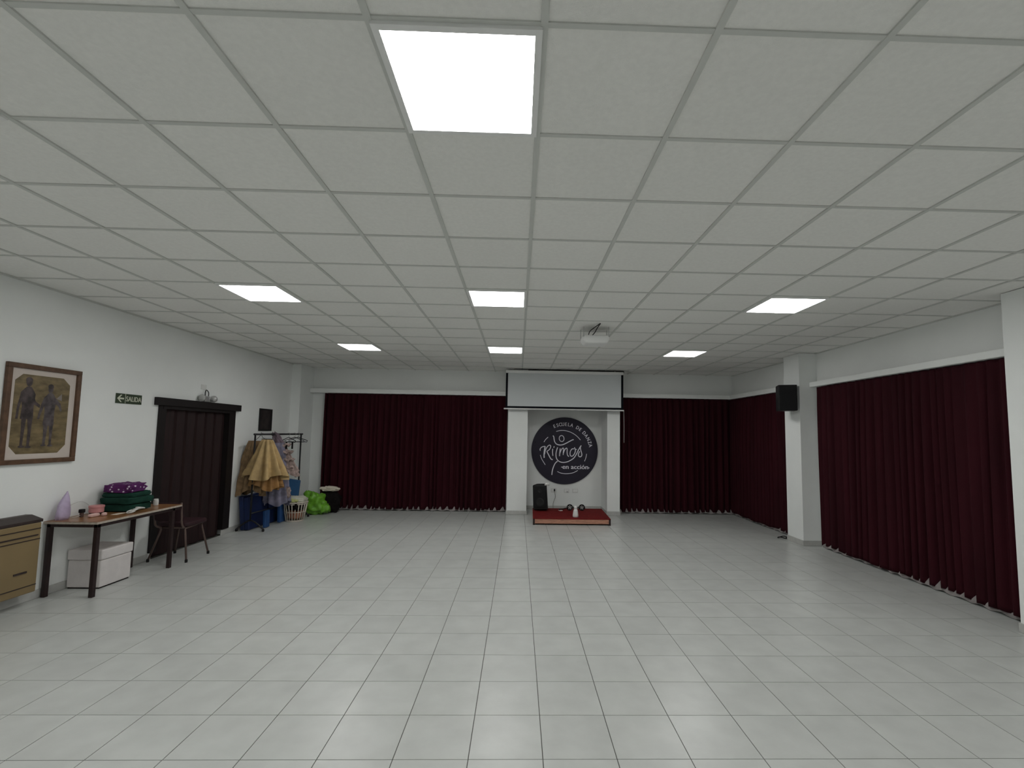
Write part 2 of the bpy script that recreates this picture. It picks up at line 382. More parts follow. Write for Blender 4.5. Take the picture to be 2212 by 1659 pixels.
# ------------------------------------------------------------------ curtains
def curtain(name, p0, p1, zt, zb, nf, label, seed, nrm, amp=.056, lin=.084):
    """hanging pleated cloth from p0 to p1 (plan points); nrm points into the room"""
    rnd = random.Random(seed); P0 = Vector(p0); P1 = Vector(p1); D = P1-P0; Ln = D.length; nn = Vector(nrm)
    kn = [0]
    for _ in range(nf): kn.append(kn[-1]+rnd.uniform(.6, 1.4))
    kn = [k/kn[-1] for k in kn]; am = [rnd.uniform(.55, 1.15) for _ in range(nf+1)]
    ss = []
    for i in range(nf):
        for j in range(10): ss.append((kn[i]+(kn[i+1]-kn[i])*j/10, j/10, am[i], am[i+1]))
    ss.append((1, 0, am[-1], am[-1])); zs = [1, .985, .96, .9, .75, .55, .35, .18, .07, .02, 0]
    vs = []; fs = []; n = len(ss)
    for q in zs:
        g = .45+.55*min(1, (1-q)*3) if q < .96 else .42
        for (u, ph, a0, a1) in ss:
            a = a0+(a1-a0)*ph
            off = amp*a*g*(math.cos(2*PI*ph)*.9+.25*math.cos(4*PI*ph+a*3))
            off += .02*(1-q)*math.sin(u*9+seed)
            sh = .018*(1-q)*math.sin(u*23+seed*2)/Ln
            p = P0+D*min(1, max(0, u+sh)) + nn*off
            hem = .007+.009*math.sin(u*31+seed)+.009*math.cos(2*PI*ph)*a if q < .05 else 0
            vs.append((p.x, p.y, zb+(zt-zb)*q+hem))
    for i in range(len(zs)-1):
        for j in range(n-1): fs.append((i*n+j, i*n+j+1, (i+1)*n+j+1, (i+1)*n+j))
    o = MB().add(vs, fs).build(name, 'curtain', smooth=True, fixn=False)
    sd = o.modifiers.new('thickness', 'SOLIDIFY'); sd.thickness = .004; sd.offset = 0
    tag(o, label, 'curtain', 'burgundy curtains round the hall')
    # pale lining behind, a little longer
    vs = []; fs = []; nl = nf*8
    for q, z in enumerate((.006, .05, .13, zt-.05)):
        for j in range(nl+1):
            u = .004+.992*j/nl; p = P0+D*u - nn*((lin if q > 1 else .012 if q == 1 else .004) + .006*math.sin(u*nf*5.1+seed))
            vs.append((p.x, p.y, z+(.02*(.5+.5*math.sin(u*nf*3.7+seed*3)) if q == 0 else 0)))
    for i in range(3):
        for j in range(nl): fs.append((i*(nl+1)+j, i*(nl+1)+j+1, (i+1)*(nl+1)+j+1, (i+1)*(nl+1)+j))
    l = MB().add(vs, fs).build('lining', 'lining', o, smooth=True, fixn=False); l['label'] = 'pale lining showing under the hem'
    return o
yc = 10.70
curtain('curtain', (-4.33, yc), (-2.235, yc), 2.575, .035, 17, 'burgundy curtain at the back left corner, behind the green bag', 1, (0, -1))
curtain('curtain', (-2.24, yc), (-.25, yc), 2.575, .035, 16, 'burgundy curtain on the back wall just left of the white niche', 2, (0, -1))
curtain('curtain', (2.27, yc), (4.91, yc), 2.585, .035, 20, 'burgundy curtain on the back wall just right of the white niche', 3, (0, -1))
curtain('curtain', (4.86, 10.74), (4.86, 8.20), 2.585, .035, 19, 'burgundy curtain on the right wall beyond the pillar with the wall loudspeaker', 4, (-1, 0))
curtain('curtain', (4.885, 7.60), (4.885, 4.38), 2.575, .035, 25, 'burgundy curtain nearest on the right wall, between the two pillars', 5, (-1, 0), .045, .062)
def pelmet(a, b, label):
    o = MB().box(a, b).build('curtain_pelmet', 'wall', bevel=.006); tag(o, label, 'pelmet', 'white curtain pelmets'); return o
pelmet((-4.655, 10.66, 2.585), (-.23, YB, 2.68), 'long white pelmet over the left back curtains')
pelmet((2.25, 10.66, 2.595), (4.82, YB, 2.685), 'white pelmet over the curtain right of the niche')
pelmet((4.82, 8.18, 2.595), (XR, YB, 2.685), 'white pelmet on the right wall beyond the pillar')
pelmet((4.825, 4.37, 2.585), (XR, 7.715, 2.665), 'white pelmet over the nearest right curtain')

# ------------------------------------------------------------------ folding door
t = struct(bpy.data.objects.new('door_1', None), 'dark brown folding door with a wide wooden lintel'); C.objects.link(t); t.location = (XL, 7.36, 0)
np_ = 13; y = DY0+.06; wy = (DY1-.10-y)/np_
for i in range(np_):
    xa, xb = (XL-.065, XL-.03) if i % 2 else (XL-.03, XL-.065)
    ya, yb = y+i*wy, y+(i+1)*wy; d = Vector((xb-xa, yb-ya, 0)); n_ = Vector((d.y, -d.x, 0)).normalized()*.008
    a, b = Vector((xa, ya, .012)), Vector((xb, yb, .012)); h = Vector((0, 0, DZ-.06))
    vs = [a-n_, b-n_, b+n_, a+n_]; vs += [v+h for v in vs]
    MB().add(vs, [(0,3,2,1),(4,5,6,7),(0,1,5,4),(1,2,6,5),(2,3,7,6),(3,0,4,7)]).build('panel', 'doorwood', t)
MB().box((XL-.1, DY0, DZ-.05), (XL+.03, DY1, DZ)).build('track', 'casing', t)
MB().box((XL-.12, DY0-.06, .09), (XL+.025, DY0+.06, DZ)).build('casing', 'casing', t)
MB().box((XL-.12, DY1-.09, .09), (XL+.025, DY1+.08, DZ)).build('casing', 'casing', t)
MB().box((XL, 6.43, DZ-.005), (XL+.055, 8.335, DZ+.10)).build('lintel', 'casing', t, bevel=.004)

# ------------------------------------------------------------------ things on the left wall
def wallT(u, v, w): return (XL+w, u+.02, v+.004)          # flat shapes on the left wall: u = y, v = z
def framed(name, y0, y1, z0, z1, fw, label, depth, fm):
    t = thing(name, (XL, (y0+y1)/2, z0), label, 'picture')
    fr = MB()
    fr.box((XL+.002, y0, z0), (XL+depth, y1, z0+fw)).box((XL+.002, y0, z1-fw), (XL+depth, y1, z1))
    fr.box((XL+.002, y0, z0+fw), (XL+depth, y0+fw, z1-fw)).box((XL+.002, y1-fw, z0+fw), (XL+depth, y1, z1-fw))
    fr.build('frame', fm, t, bevel=.004); return t
t = framed('framed_picture', 4.57, 5.33, 1.364, 2.344, .046, 'large framed sepia photograph of two standing people, high on the left wall', .035, 'frame')
MB().box((XL+.003, 4.615, 1.409), (XL+.012, 5.285, 2.299)).build('mat', 'matboard', t)
oct_ = [(4.64, 1.535), (4.71, 1.458), (5.122, 1.458), (5.20, 1.54), (5.20, 2.17), (5.122, 2.24), (4.71, 2.24), (4.64, 2.175)]
ph = MB().prism(oct_, lambda u, v, w_: wallT(u, v, .0125+w_), .001).build('photograph', 'photo', t)
def el(cu, cv, ru, rv, n=14, tilt=0):
    return [(cu+ru*math.cos(a)*math.cos(tilt)-rv*math.sin(a)*math.sin(tilt), cv+ru*math.cos(a)*math.sin(tilt)+rv*math.sin(a)*math.cos(tilt)) for a in [2*PI*i/n for i in range(n)]]
def flat(polys, z, name, m_, par):
    mb = MB()
    for i, p in enumerate(polys):
        if name != 'printed_figure': mb = MB()
        mb.prism(p, lambda u, v, w_: wallT(u, v, z+i*.0001+w_), .0004)
        if name != 'printed_figure': mb.build(name, m_, par)
    if name == 'printed_figure': return mb.build(name, m_, par)
f1 = flat([el(4.775, 2.165, .030, .045), [(4.70, 2.06), (4.755, 2.12), (4.80, 2.12), (4.845, 2.05), (4.835, 1.92), (4.84, 1.80), (4.715, 1.80), (4.725, 1.92)],
      [(4.705, 2.06), (4.72, 2.0), (4.70, 1.90), (4.695, 1.80), (4.672, 1.80), (4.68, 1.93)], [(4.83, 2.04), (4.85, 1.98), (4.90, 1.945), (4.895, 1.915), (4.835, 1.95)],
      [(4.73, 1.81), (4.775, 1.81), (4.765, 1.66), (4.76, 1.54), (4.735, 1.54), (4.735, 1.68)], [(4.785, 1.81), (4.835, 1.81), (4.83, 1.66), (4.825, 1.53), (4.80, 1.53), (4.80, 1.68)],
      el(4.75, 1.53, .03, .012), el(4.815, 1.525, .03, .012)], .0137, 'printed_figure', 'fig1', ph)
f2 = flat([el(4.995, 2.115, .027, .042), [(4.93, 2.02), (4.98, 2.075), (5.02, 2.075), (5.065, 2.01), (5.05, 1.88), (5.055, 1.74), (4.94, 1.74), (4.95, 1.88)],
      [(4.93, 2.02), (4.945, 1.95), (4.915, 1.86), (4.90, 1.80), (4.88, 1.805), (4.90, 1.92)], [(5.06, 2.02), (5.11, 1.97), (5.13, 1.90), (5.115, 1.885), (5.09, 1.94), (5.05, 1.97)],
      [(4.95, 1.75), (4.995, 1.75), (4.985, 1.62), (4.98, 1.55), (4.955, 1.55), (4.955, 1.64)], [(5.005, 1.75), (5.05, 1.75), (5.045, 1.62), (5.045, 1.545), (5.02, 1.545), (5.02, 1.64)],
      el(4.965, 1.54, .028, .011), el(5.035, 1.535, .028, .011)], .0137, 'printed_figure', 'fig2', ph)
flat([[(5.06, 2.02), (5.115, 2.075), (5.12, 2.0), (5.09, 2.01)]], .0150, 'printed_cloth', 'fig3', ph)  # white cloth on the right figure's arm, part of the print
flat([el(4.772, 2.185, .034, .030), el(4.993, 2.14, .030, .026), [(4.73, 1.98), (4.83, 1.98), (4.825, 1.92), (4.735, 1.92)]], .0146, 'printed_hat', 'fig1', ph)
t = framed('small_framed_picture', 8.995, 9.45, 1.715, 2.137, .028, 'small dark framed print above the clothes rack', .02, 'frameblk')
MB().box((XL+.003, 9.02, 1.74), (XL+.010, 9.425, 2.112)).build('print', 'art', t)
# exit sign
t = thing('exit_sign', (XL, 6.015, 2.03), 'dark green exit sign reading SALIDA with left arrow, beside the door', 'sign')
MB().box((XL+.001, 5.820, 2.03), (XL+.008, 6.210, 2.15)).build('plate', 'exitg', t)
ts = lambda u, v, w_: (XL+.008+w_, u, v)
MB().prism([(5.835, 2.09), (5.885, 2.135), (5.905, 2.135), (5.870, 2.100), (5.935, 2.100), (5.935, 2.08), (5.870, 2.08), (5.905, 2.045), (5.885, 2.045)], ts, .001).build('arrow', 'exitw', t)
MB().box((XL+.008, 5.953, 2.032), (XL+.009, 5.959, 2.148)).build('divider', 'exitw', t)
vs, fs = text_mesh('SALIDA', .088)
ux = [v[0] for v in vs]; uw = max(ux)-min(ux)
for vs, fs in glyphs(vs, fs):
    mb = MB()
    for q in range(3): mb.add([(XL+.009+.0003*q, 6.083+v[0]*.232/uw+(q-1)*.0016, 2.060+v[1]) for v in vs], fs)
    mb.build('letter', 'exitw', t, fixn=False)
# emergency lamp standing on the lintel, wall plate above
t = thing('emergency_lamp', (XL, 7.420, DZ+.10), 'small two-headed emergency lamp on the door lintel', 'lamp')
MB().box((XL+.004, 7.380, DZ+.10), (XL+.05, 7.500, DZ+.19)).build('body', 'alu', t, bevel=.01)
for yy, m_ in ((7.300, 'glassy'), (7.570, 'alu')):
    hd = MB().lathe([(.012, 0), (.045, .012), (.052, .05), (.045, .075), (.02, .08)], (0, 0, 0), 16)
    s_ = -1 if yy < 7.420 else 1
    hd.v = [(XL+.055+v[0]*.9, yy+s_*(v[2]-.04), DZ+.155+v[1]) for v in hd.v]; hd.build('lamp_head', m_, t, smooth=True)
MB().tube(spline([(XL+.03, 7.400, DZ+.19), (XL+.03, 7.400, DZ+.25), (XL+.02, 7.440, DZ+.285), (XL+.02, 7.490, DZ+.25), (XL+.03, 7.480, DZ+.18)]), .006, 6).build('cable', 'black', t, smooth=True)
o = MB().box((XL+.001, 7.332, 2.338), (XL+.010, 7.455, 2.412)).build('wall_plate', 'plastic', bevel=.003); tag(o, 'pale blank wall plate above the emergency lamp', 'wall plate')

# ------------------------------------------------------------------ gas heater on the left wall
hx0, hx1, hy0, hy1, hz0, hz1 = XL+.002, XL+.17, 4.05, 4.89, .13, .80
t = thing('wall_heater', (XL, 4.5, hz0), 'tan enamel gas wall heater with dark top at the left edge', 'heater')
MB().box((hx0, hy0, hz0), (hx1, hy1, hz1)).build('body', 'heater', t, bevel=.012)
MB().prism([(hx0, hz1), (hx1+.004, hz1), (hx1+.004, hz1+.025), (hx0+.06, hz1+.065), (hx0, hz1+.065)], lambda u, v, w_: (u, hy0-.005+w_, v), hy1-hy0+.01).build('top_grille', 'heatertop', t)
for i, (z, d) in enumerate(((.735, .004), (.635, .003), (.20, .004))):
    MB().box((hx1-.002, hy0+.01, z), (hx1+.004, hy1-.008, z+.008)).build('groove', 'heatertop', t)
MB().box((hx1-.004, hy0+.06, .672), (hx1+.006, hy1-.03, .684)).build('air_slot', 'heatertop', t)
MB().box((hx1-.002, 4.66, .335), (hx1+.010, 4.78, .352)).build('badge', 'heatertop', t, bevel=.003)

# ------------------------------------------------------------------ table and what stands on it
TZ, tx0, tx1, ty0, ty1 = .765, XL+.012, -4.30, 5.07, 6.30
t = thing('work_table', ((tx0+tx1)/2, (ty0+ty1)/2, 0), 'narrow wood-topped table with dark legs along the left wall', 'table')
MB().box((tx0, ty0, TZ-.004), (tx1, ty1, TZ)).build('tabletop', 'tabletop', t)
MB().box((tx0-.001, ty0-.002, TZ-.026), (tx1+.002, ty1+.002, TZ-.0045)).build('edging', 'tableedge', t)
ap = MB(); a = .035
ap.box((tx0+.02, ty0+.02, TZ-.06), (tx1-.01, ty0+.02+.03, TZ-.027)).box((tx0+.02, ty1-.05, TZ-.06), (tx1-.01, ty1-.02, TZ-.027))
ap.box((tx1-.04, ty0+.05, TZ-.06), (tx1-.01, ty1-.05, TZ-.027)).box((tx0+.02, ty0+.05, TZ-.06), (tx0+.05, ty1-.05, TZ-.027))
ap.build('apron', 'tableleg', t)
for lx, ly in ((tx0+.035, ty0+.04), (tx1-.03, ty0+.04), (tx0+.035, ty1-.12), (tx1-.03, ty1-.12)):
    MB().box((lx-.02, ly-.02, 0), (lx+.02, ly+.02, TZ-.028)).build('leg', 'tableleg', t, bevel=.003)
# folded cloths
def fold(c, size, m_, label, seed, rot=0, amp=.05):
    o = blob(c, size, .28, amp, 2.5, seed, 64, 22, True, rot).build('folded_cloth', m_, smooth=True); return tag(o, label, 'cloth', 'folded cloths on the table')
px_, py_ = -4.63, 5.83
fold((px_, py_, TZ), (.37, .36, .085), 'green', 'bottom dark green folded cloth of the pile on the table', 1, .05)
fold((px_+.01, py_+.005, TZ+.083), (.38, .38, .08), 'green', 'middle dark green folded cloth of the pile on the table', 2, -.04)
fold((px_-.01, py_+.02, TZ+.160), (.35, .36, .055), 'green', 'upper dark green folded cloth just under the purple one', 3, .08, .08)
fold((px_-.01, py_-.01, TZ+.214), (.31, .30, .10), 'purple', 'purple white-dotted cloth on top of the green pile', 4, .1, .2)
# lilac bag
bx, by = -4.755, 5.18
vs = []; fs = []; n = 24
prof = [(0, .066), (.04, .070), (.10, .068), (.15, .060), (.17, .052), (.20, .044), (.235, .030), (.265, .014), (.285, .006)]
for z, r in prof:
    for j in range(n):
        th = 2*PI*j/n; k = r*(1+.18*noise.noise(Vector((math.cos(th)*2, math.sin(th)*2, z*14))))
        vs.append((bx+.62*k*math.cos(th)+.01*z/.3, by+.95*k*math.sin(th)+.13*max(0, z-.12), TZ+z*1.02))
for i in range(len(prof)-1):
    for j in range(n): fs.append((i*n+j, i*n+(j+1) % n, (i+1)*n+(j+1) % n, (i+1)*n+j))
fs += [tuple(range(n-1, -1, -1)), tuple(range((len(prof)-1)*n, len(prof)*n))]
tag(MB().add(vs, fs).build('plastic_bag', 'lilacbag', smooth=True), 'upright lilac plastic bag with pointed top on the table', 'bag')
# charger with cable
t = thing('phone_charger', (-4.70, 5.33, TZ), 'small black charger with thin white cable lying on the table', 'charger')
MB().box((-4.72, 5.315, TZ+.045), (-4.68, 5.36, TZ+.085)).build('body', 'black', t, bevel=.006)
MB().box((-4.713, 5.322, TZ+.001), (-4.687, 5.352, TZ+.045)).build('plug', 'chairtube', t, bevel=.004)
MB().tube(spline([(-4.70, 5.32, TZ+.02), (-4.72, 5.27, TZ+.008), (-4.78, 5.26, TZ+.03), (-4.815, 5.31, TZ+.11), (-4.82, 5.38, TZ+.14), (-4.82, 5.46, TZ+.145), (-4.815, 5.54, TZ+.10), (-4.80, 5.58, TZ+.006)]), .0028, 6).build('cable', 'whitecable', t, smooth=True)
t = thing('pink_tin', (-4.695, 5.51, TZ), 'round pink tin between the charger and the green cloths', 'tin')
MB().lathe([(.062, 0), (.066, .006), (.066, .05), (.062, .056)], (-4.695, 5.51, TZ+.022), 28).build('body', 'pink', t, smooth=False)
MB().lathe([(.068, 0), (.070, .004), (.070, .020), (.066, .024)], (-4.695, 5.51, TZ+.076), 28).build('lid', 'pink', t)
MB().lathe([(.055, 0), (.058, .004), (.058, .018), (.055, .022)], (-4.695, 5.51, TZ), 24).build('foot', 'tableleg', t)
o = blob((-4.59, 5.36, TZ), (.05, .12, .035), .6, .08, 3, 6).build('soap_bar', 'palepink', smooth=True); tag(o, 'pale pink bar lying in front of the pink tin', 'bar')
o = blob((-4.54, 5.43, TZ), (.035, .05, .035), .6, .08, 3, 7).build('small_lump', 'palepink', smooth=True); tag(o, 'little cream lump beside the pale pink bar', 'lump')
o = MB().box((-4.52, 5.49, TZ+.0005), (-4.455, 5.63, TZ+.002)).build('paper_slip', 'paper'); tag(o, 'pale paper slip in front of the green cloths', 'paper')
t = thing('cable_coil', (-4.38, 5.64, TZ), 'coiled white cable at the front edge of the table', 'cable')
for i in range(4):
    MB().tube([(-4.385+.010*i+.034*math.cos(a), 5.60+.03*i+.045*math.sin(a), TZ+.010+.009*i+.012*math.sin(a+i)+.012) for a in [2*PI*k/24 for k in range(24)]], .007, 6, closed=True).build('loop', 'whitecable', t, smooth=True)
t = thing('white_pot', (-4.55, 6.19, TZ), 'little white pot standing near the far end of the table', 'pot')
MB().lathe([(.022, 0), (.027, .004), (.028, .058), (.024, .066)], (-4.55, 6.19, TZ), 20).build('body', 'plastic', t, smooth=False)
MB().lathe([(.025, 0), (.025, .012), (.021, .015)], (-4.55, 6.19, TZ+.066), 20).build('lid', 'plastic', t)
# foam box under the table
t = thing('foam_box', (-4.64, 5.57, 0), 'white polystyrene box with lid under the table', 'box')
MB().box((-4.825, 5.365, .012), (-4.475, 5.775, .30)).build('body', 'foam', t, bevel=.012)
MB().box((-4.832, 5.358, .302), (-4.468, 5.782, .41)).build('lid', 'foam', t, bevel=.012)
MB().box((-4.815, 5.375, 0), (-4.485, 5.765, .012)).build('base', 'gapshade', t)  # inset near-black slab: the shade under the box put into colour

# ------------------------------------------------------------------ chair
t = thing('stacking_chair', (-4.53, 6.64, 0), 'dark upholstered chair with brown tube legs at the end of the table', 'chair')
r = .0125; zs_ = .43
feet = [(-4.775, 6.43), (-4.285, 6.43), (-4.30, 6.89), (-4.755, 6.89)]; tops = [(-4.69, 6.50), (-4.37, 6.50), (-4.375, 6.84), (-4.685, 6.84)]
for (fx, fy), (qx, qy) in zip(feet, tops):
    l = MB().tube([(fx, fy, .02), (qx, qy, zs_-.05), (qx*.93+(-4.53)*.07, qy, zs_)], r).build('leg', 'chairtube', t, smooth=True)
    MB().lathe([(.016, 0), (.017, .03), (.013, .04)], (fx, fy, 0), 12).build('rubber_foot', 'rubber', l)
MB().tube([(-4.67, 6.50, zs_), (-4.39, 6.50, zs_)], r).tube([(-4.37, 6.49, zs_-.01), (-4.375, 6.86, zs_+.015)], r).tube([(-4.69, 6.49, zs_-.01), (-4.685, 6.86, zs_+.015)], r).build('seat_frame', 'chairtube', t, smooth=True)
blob((-4.53, 6.685, zs_+.012), (.41, .43, .06), .3, .03, 2, 3).build('seat', 'chairseat', t, smooth=True)
for sx in (-4.70, -4.36):
    MB().tube(spline([(sx+(.03 if sx < -4.5 else -.03), 6.52, zs_-.005), (sx, 6.43, zs_+.03), (sx, 6.40, zs_+.12), (sx, 6.38, zs_+.34)]), r).build('back_post', 'chairtube', t, smooth=True)
bk = blob((0, 0, 0), (.36, .035, .24), .3, .03, 2, 5)
bk.v = [(v[0]-4.53, v[1]+6.405-.10*(v[2]), v[2]+zs_+.10) for v in bk.v]; bk.build('backrest', 'chairseat', t, smooth=True)

# ------------------------------------------------------------------ clothes rack, hangers, costumes
A, B = Vector((-4.56, 8.385, 1.655)), Vector((-4.44, 9.86, 1.66))
t = thing('clothes_rack', (A.x, A.y, 0), 'black metal clothes rail by the left wall with costumes', 'clothes rack')
MB().tube([A+(A-B).normalized()*.03, B+(B-A).normalized()*.05], .017, 10).build('rail', 'blackmetal', t, smooth=True)
for P in (A, B):
    MB().tube([(P.x, P.y, .17), (P.x, P.y, P.z)], .015, 10).build('post', 'blackmetal', t, smooth=True)
    MB().tube(spline([(P.x-.22, P.y-.02, .03), (P.x-.12, P.y-.01, .12), (P.x, P.y, .185), (P.x+.12, P.y, .13), (P.x+.23, P.y+.01, .028)]), .014, 8).build('foot', 'blackmetal', t, smooth=True)
    for e in (-.22, .23): MB().lathe([(.018, 0), (.021, .02), (.015, .045)], (P.x+e, P.y-.005, 0), 12).build('castor', 'rubber', t, smooth=True)
MB().tube([(A.x, A.y, .30), (B.x, B.y, .30)], .012, 8).build('lower_bar', 'blackmetal', t, smooth=True)
def on_rail(u): return A+(B-A)*u
def hanger(u, label, ang, half=.19, drop=.13):
    P = on_rail(u); th = thing('clothes_hanger', (P.x, P.y, P.z-.3), label, 'hanger', 'hangers on the black rail')
    dx, dy = math.cos(ang), math.sin(ang)
    hk = [(P.x+.022*math.cos(a)*dx, P.y+.022*math.cos(a)*dy, P.z+.006+.022*math.sin(a)) for a in [PI*.95-PI*1.0*i/8 for i in range(9)]] + [(P.x+.012*dx, P.y+.012*dy, P.z-.03), (P.x, P.y, P.z-.06)]
    MB().tube(spline(hk, 2), .0035, 6).build('hook', 'alu', th, smooth=True)
    q = [(P.x, P.y, P.z-.06), (P.x+half*dx, P.y+half*dy, P.z-drop), (P.x+(half-.01)*dx, P.y+(half-.01)*dy, P.z-drop-.025), (P.x-(half-.01)*dx, P.y-(half-.01)*dy, P.z-drop-.025), (P.x-half*dx, P.y-half*dy, P.z-drop)]
    MB().tube(q, .0075, 6, closed=True).build('arms', 'black', th, smooth=True)
    return P
hanger(.70, 'empty black hanger just right of the costumes', -.15, .15)
hanger(.84, 'empty black hanger second from the right end of the rail', .2, .18)
hanger(.93, 'empty black hanger at the right end of the rail', -.12, .20)
def skirt_mesh(c, zt, zb, rt_, rb, nf, depth, seed, lean=(0, 0), sy=.6, hemwave=.02, cut=None):
    vs = []; fs = []; n = nf*10; rows = 14
    rnd = random.Random(seed); ph = [rnd.uniform(.7, 1.3) for _ in range(nf+1)]; ph[-1] = ph[0]
    for i in range(rows+1):
        q = i/rows; r = rt_+(rb-rt_)*q**.85; z = zt+(zb-zt)*q
        for j in range(n):
            a = 2*PI*j/n; k = j/10; f = int(k); fr = k-f; am = ph[f]+(ph[f+1]-ph[f])*fr
            rr = r*(1+depth*am*(.35+.65*q)*math.cos(2*PI*fr)) + .012*noise.noise(Vector((math.cos(a)*3+seed, math.sin(a)*3, z*4)))
            hz = hemwave*q*math.sin(a*3+seed)*1.2 if q > .8 else 0
            x = c[0]+rr*math.cos(a)+lean[0]*q; y = c[1]+sy*rr*math.sin(a)+lean[1]*q
            vs.append((max(x, XL+.012), y, z+hz))
    for i in range(rows):
        for j in range(n): fs.append((i*n+j, (i)*n+(j+1) % n, (i+1)*n+(j+1) % n, (i+1)*n+j))
    fs.append(tuple(range(n)))
    mb = MB().add(vs, fs); return mb
GR = 'costumes on the black rail'
def garment(name, label, cat, loc): return thing(name, loc, label, cat, GR)
t = garment('gold_skirt', 'wide gold pleated skirt hanging in front on the rail', 'skirt', (-4.42, 8.52, .9))
skirt_mesh((-4.385, 8.45), 1.565, .92, .085, .335, 10, .30, 3, (.015, -.03), .55, .045).build('skirt_panel', 'gold', t, smooth=True)
skirt_mesh((-4.385, 8.47), 1.30, .74, .15, .27, 13, .18, 8, (.0, 0), .5, .05).build('ruffle', 'golddark', t, smooth=True)
MB().tube(spline([(-4.545, 8.54, 1.69), (-4.53, 8.53, 1.655), (-4.48, 8.48, 1.60), (-4.39, 8.45, 1.56)]), .004, 6).tube([(-4.49, 8.47, 1.575), (-4.28, 8.44, 1.575)], .007, 6).build('clip_hanger', 'black', t, smooth=True)
t = garment('tan_skirt', 'long tan tulle skirt at the left end of the rail, by the door', 'skirt', (-4.63, 8.5, .66))
skirt_mesh((-4.655, 8.55), 1.54, .64, .10, .27, 12, .20, 5, (-.05, -.04), .45, .05).build('skirt_panel', 'brown', t, smooth=True)
MB().tube([(-4.545, 8.60, 1.68), (-4.60, 8.57, 1.60), (-4.645, 8.55, 1.545)], .004, 6).build('clip_hanger', 'black', t, smooth=True)
t = garment('floral_dress', 'pink and beige floral ruffled dress right of the gold skirt', 'dress', (-4.44, 8.98, 1.0))
skirt_mesh((-4.47, 9.0), 1.52, .93, .10, .30, 12, .14, 12, (.10, 0), .35, .05).build('skirt_panel', 'floral', t, smooth=True)
for i, (zz, ex) in enumerate(((1.46, .0), (1.33, .05), (1.19, .085), (1.05, .11))):
    MB().tube([(-4.38+ex+.13*math.cos(a)+.012*math.sin(a*9), 8.98+.07*math.sin(a), zz+.02*math.sin(a*7)) for a in [2*PI*k/40 for k in range(40)]], .022, 6, closed=True).build('ruffle', 'floral', t, smooth=True)
for sx in (-4.31, -4.20):
    MB().box((sx, 8.955, 1.39), (sx+.028, 8.965, 1.52)).build('black_strap', 'blackcloth', t)
t = garment('mauve_shawl', 'mauve shawl slung over the middle of the rail', 'shawl', (-4.55, 8.95, 1.45))
sh = blob((0, 0, 0), (.13, .11, .30), .8, .35, 3, 9); sh.v = [(v[0]*(1.3-v[2])-4.53+(.30-v[2])*.55, v[1]+8.97, v[2]+1.385) for v in sh.v]
sh.build('folds', 'mauve', t, smooth=True)
t = garment('lilac_skirt', 'grey lilac sheer skirt hanging low behind the gold skirt', 'skirt', (-4.42, 8.9, .4))
skirt_mesh((-4.45, 8.92), 1.50, .40, .12, .245, 10, .10, 15, (.05, 0), .4, .04).build('skirt_panel', 'lilac', t, smooth=True)
blob((-4.20, 8.90, .50), (.11, .06, .19), .8, .4, 4, 17).build('pink_trim', 'floral', t, smooth=True)

# ------------------------------------------------------------------ mats under the rack
def vinyl_mat(y0, y1, h, th, x_off, m_, label, fold_n=2, lean=.10, rot=0):
    t = thing('gym_mat', (XL+x_off, (y0+y1)/2, 0), label, 'mat', 'folded gym mats under the rail')
    for i in range(fold_n):
        f = MB(); w_ = th/fold_n
        x = XL+x_off+i*w_
        Tm = Matrix.Translation((x, (y0+y1)/2, 0)) @ Matrix.Rotation(rot, 4, 'Z') @ Matrix.Rotation(-lean, 4, 'Y')
        f.box((.002, -(y1-y0)/2, .004), (w_-.003, (y1-y0)/2, h-.02*i), T=Tm)
        f.build('fold', m_, t, bevel=.014, bseg=3)
    return t
vinyl_mat(8.43, 9.06, .58, .16, .10, 'bluedk', 'navy folded mat at the left, under the tan skirt', 2)
vinyl_mat(8.66, 8.80, .30, .06, .36, 'bluemd', 'narrow blue mat end standing in front of the navy mats', 1, .04)
vinyl_mat(9.09, 9.50, .50, .16, .12, 'bluedk', 'navy folded mat in the middle, under the lilac skirt', 2)
vinyl_mat(9.16, 9.34, .33, .07, .36, 'bluemd', 'blue mat end to the right under the lilac skirt', 1, .04)
t = thing('leaning_mat', (-4.62, 9.72, 0), 'light blue mat leaning upright behind the washing basket', 'mat', 'folded gym mats under the rail')
lm = MB(); lm.prism([(-.20, 0), (.13, 0), (.20, .73), (-.22, .80)], lambda u, v, w_: (-4.50+u*.9-.06*v, 9.62+u*.25+w_+.10*v, v+.004), .05); lm.build('panel', 'bluelt', t, bevel=.01)
lm = MB(); lm.prism([(-.20, 0), (.05, 0), (.02, .60), (-.18, .62)], lambda u, v, w_: (-4.52+u*.9-.06*v, 9.70+u*.25+w_+.10*v, v+.004), .05); lm.build('panel', 'bluedk', t, bevel=.01)

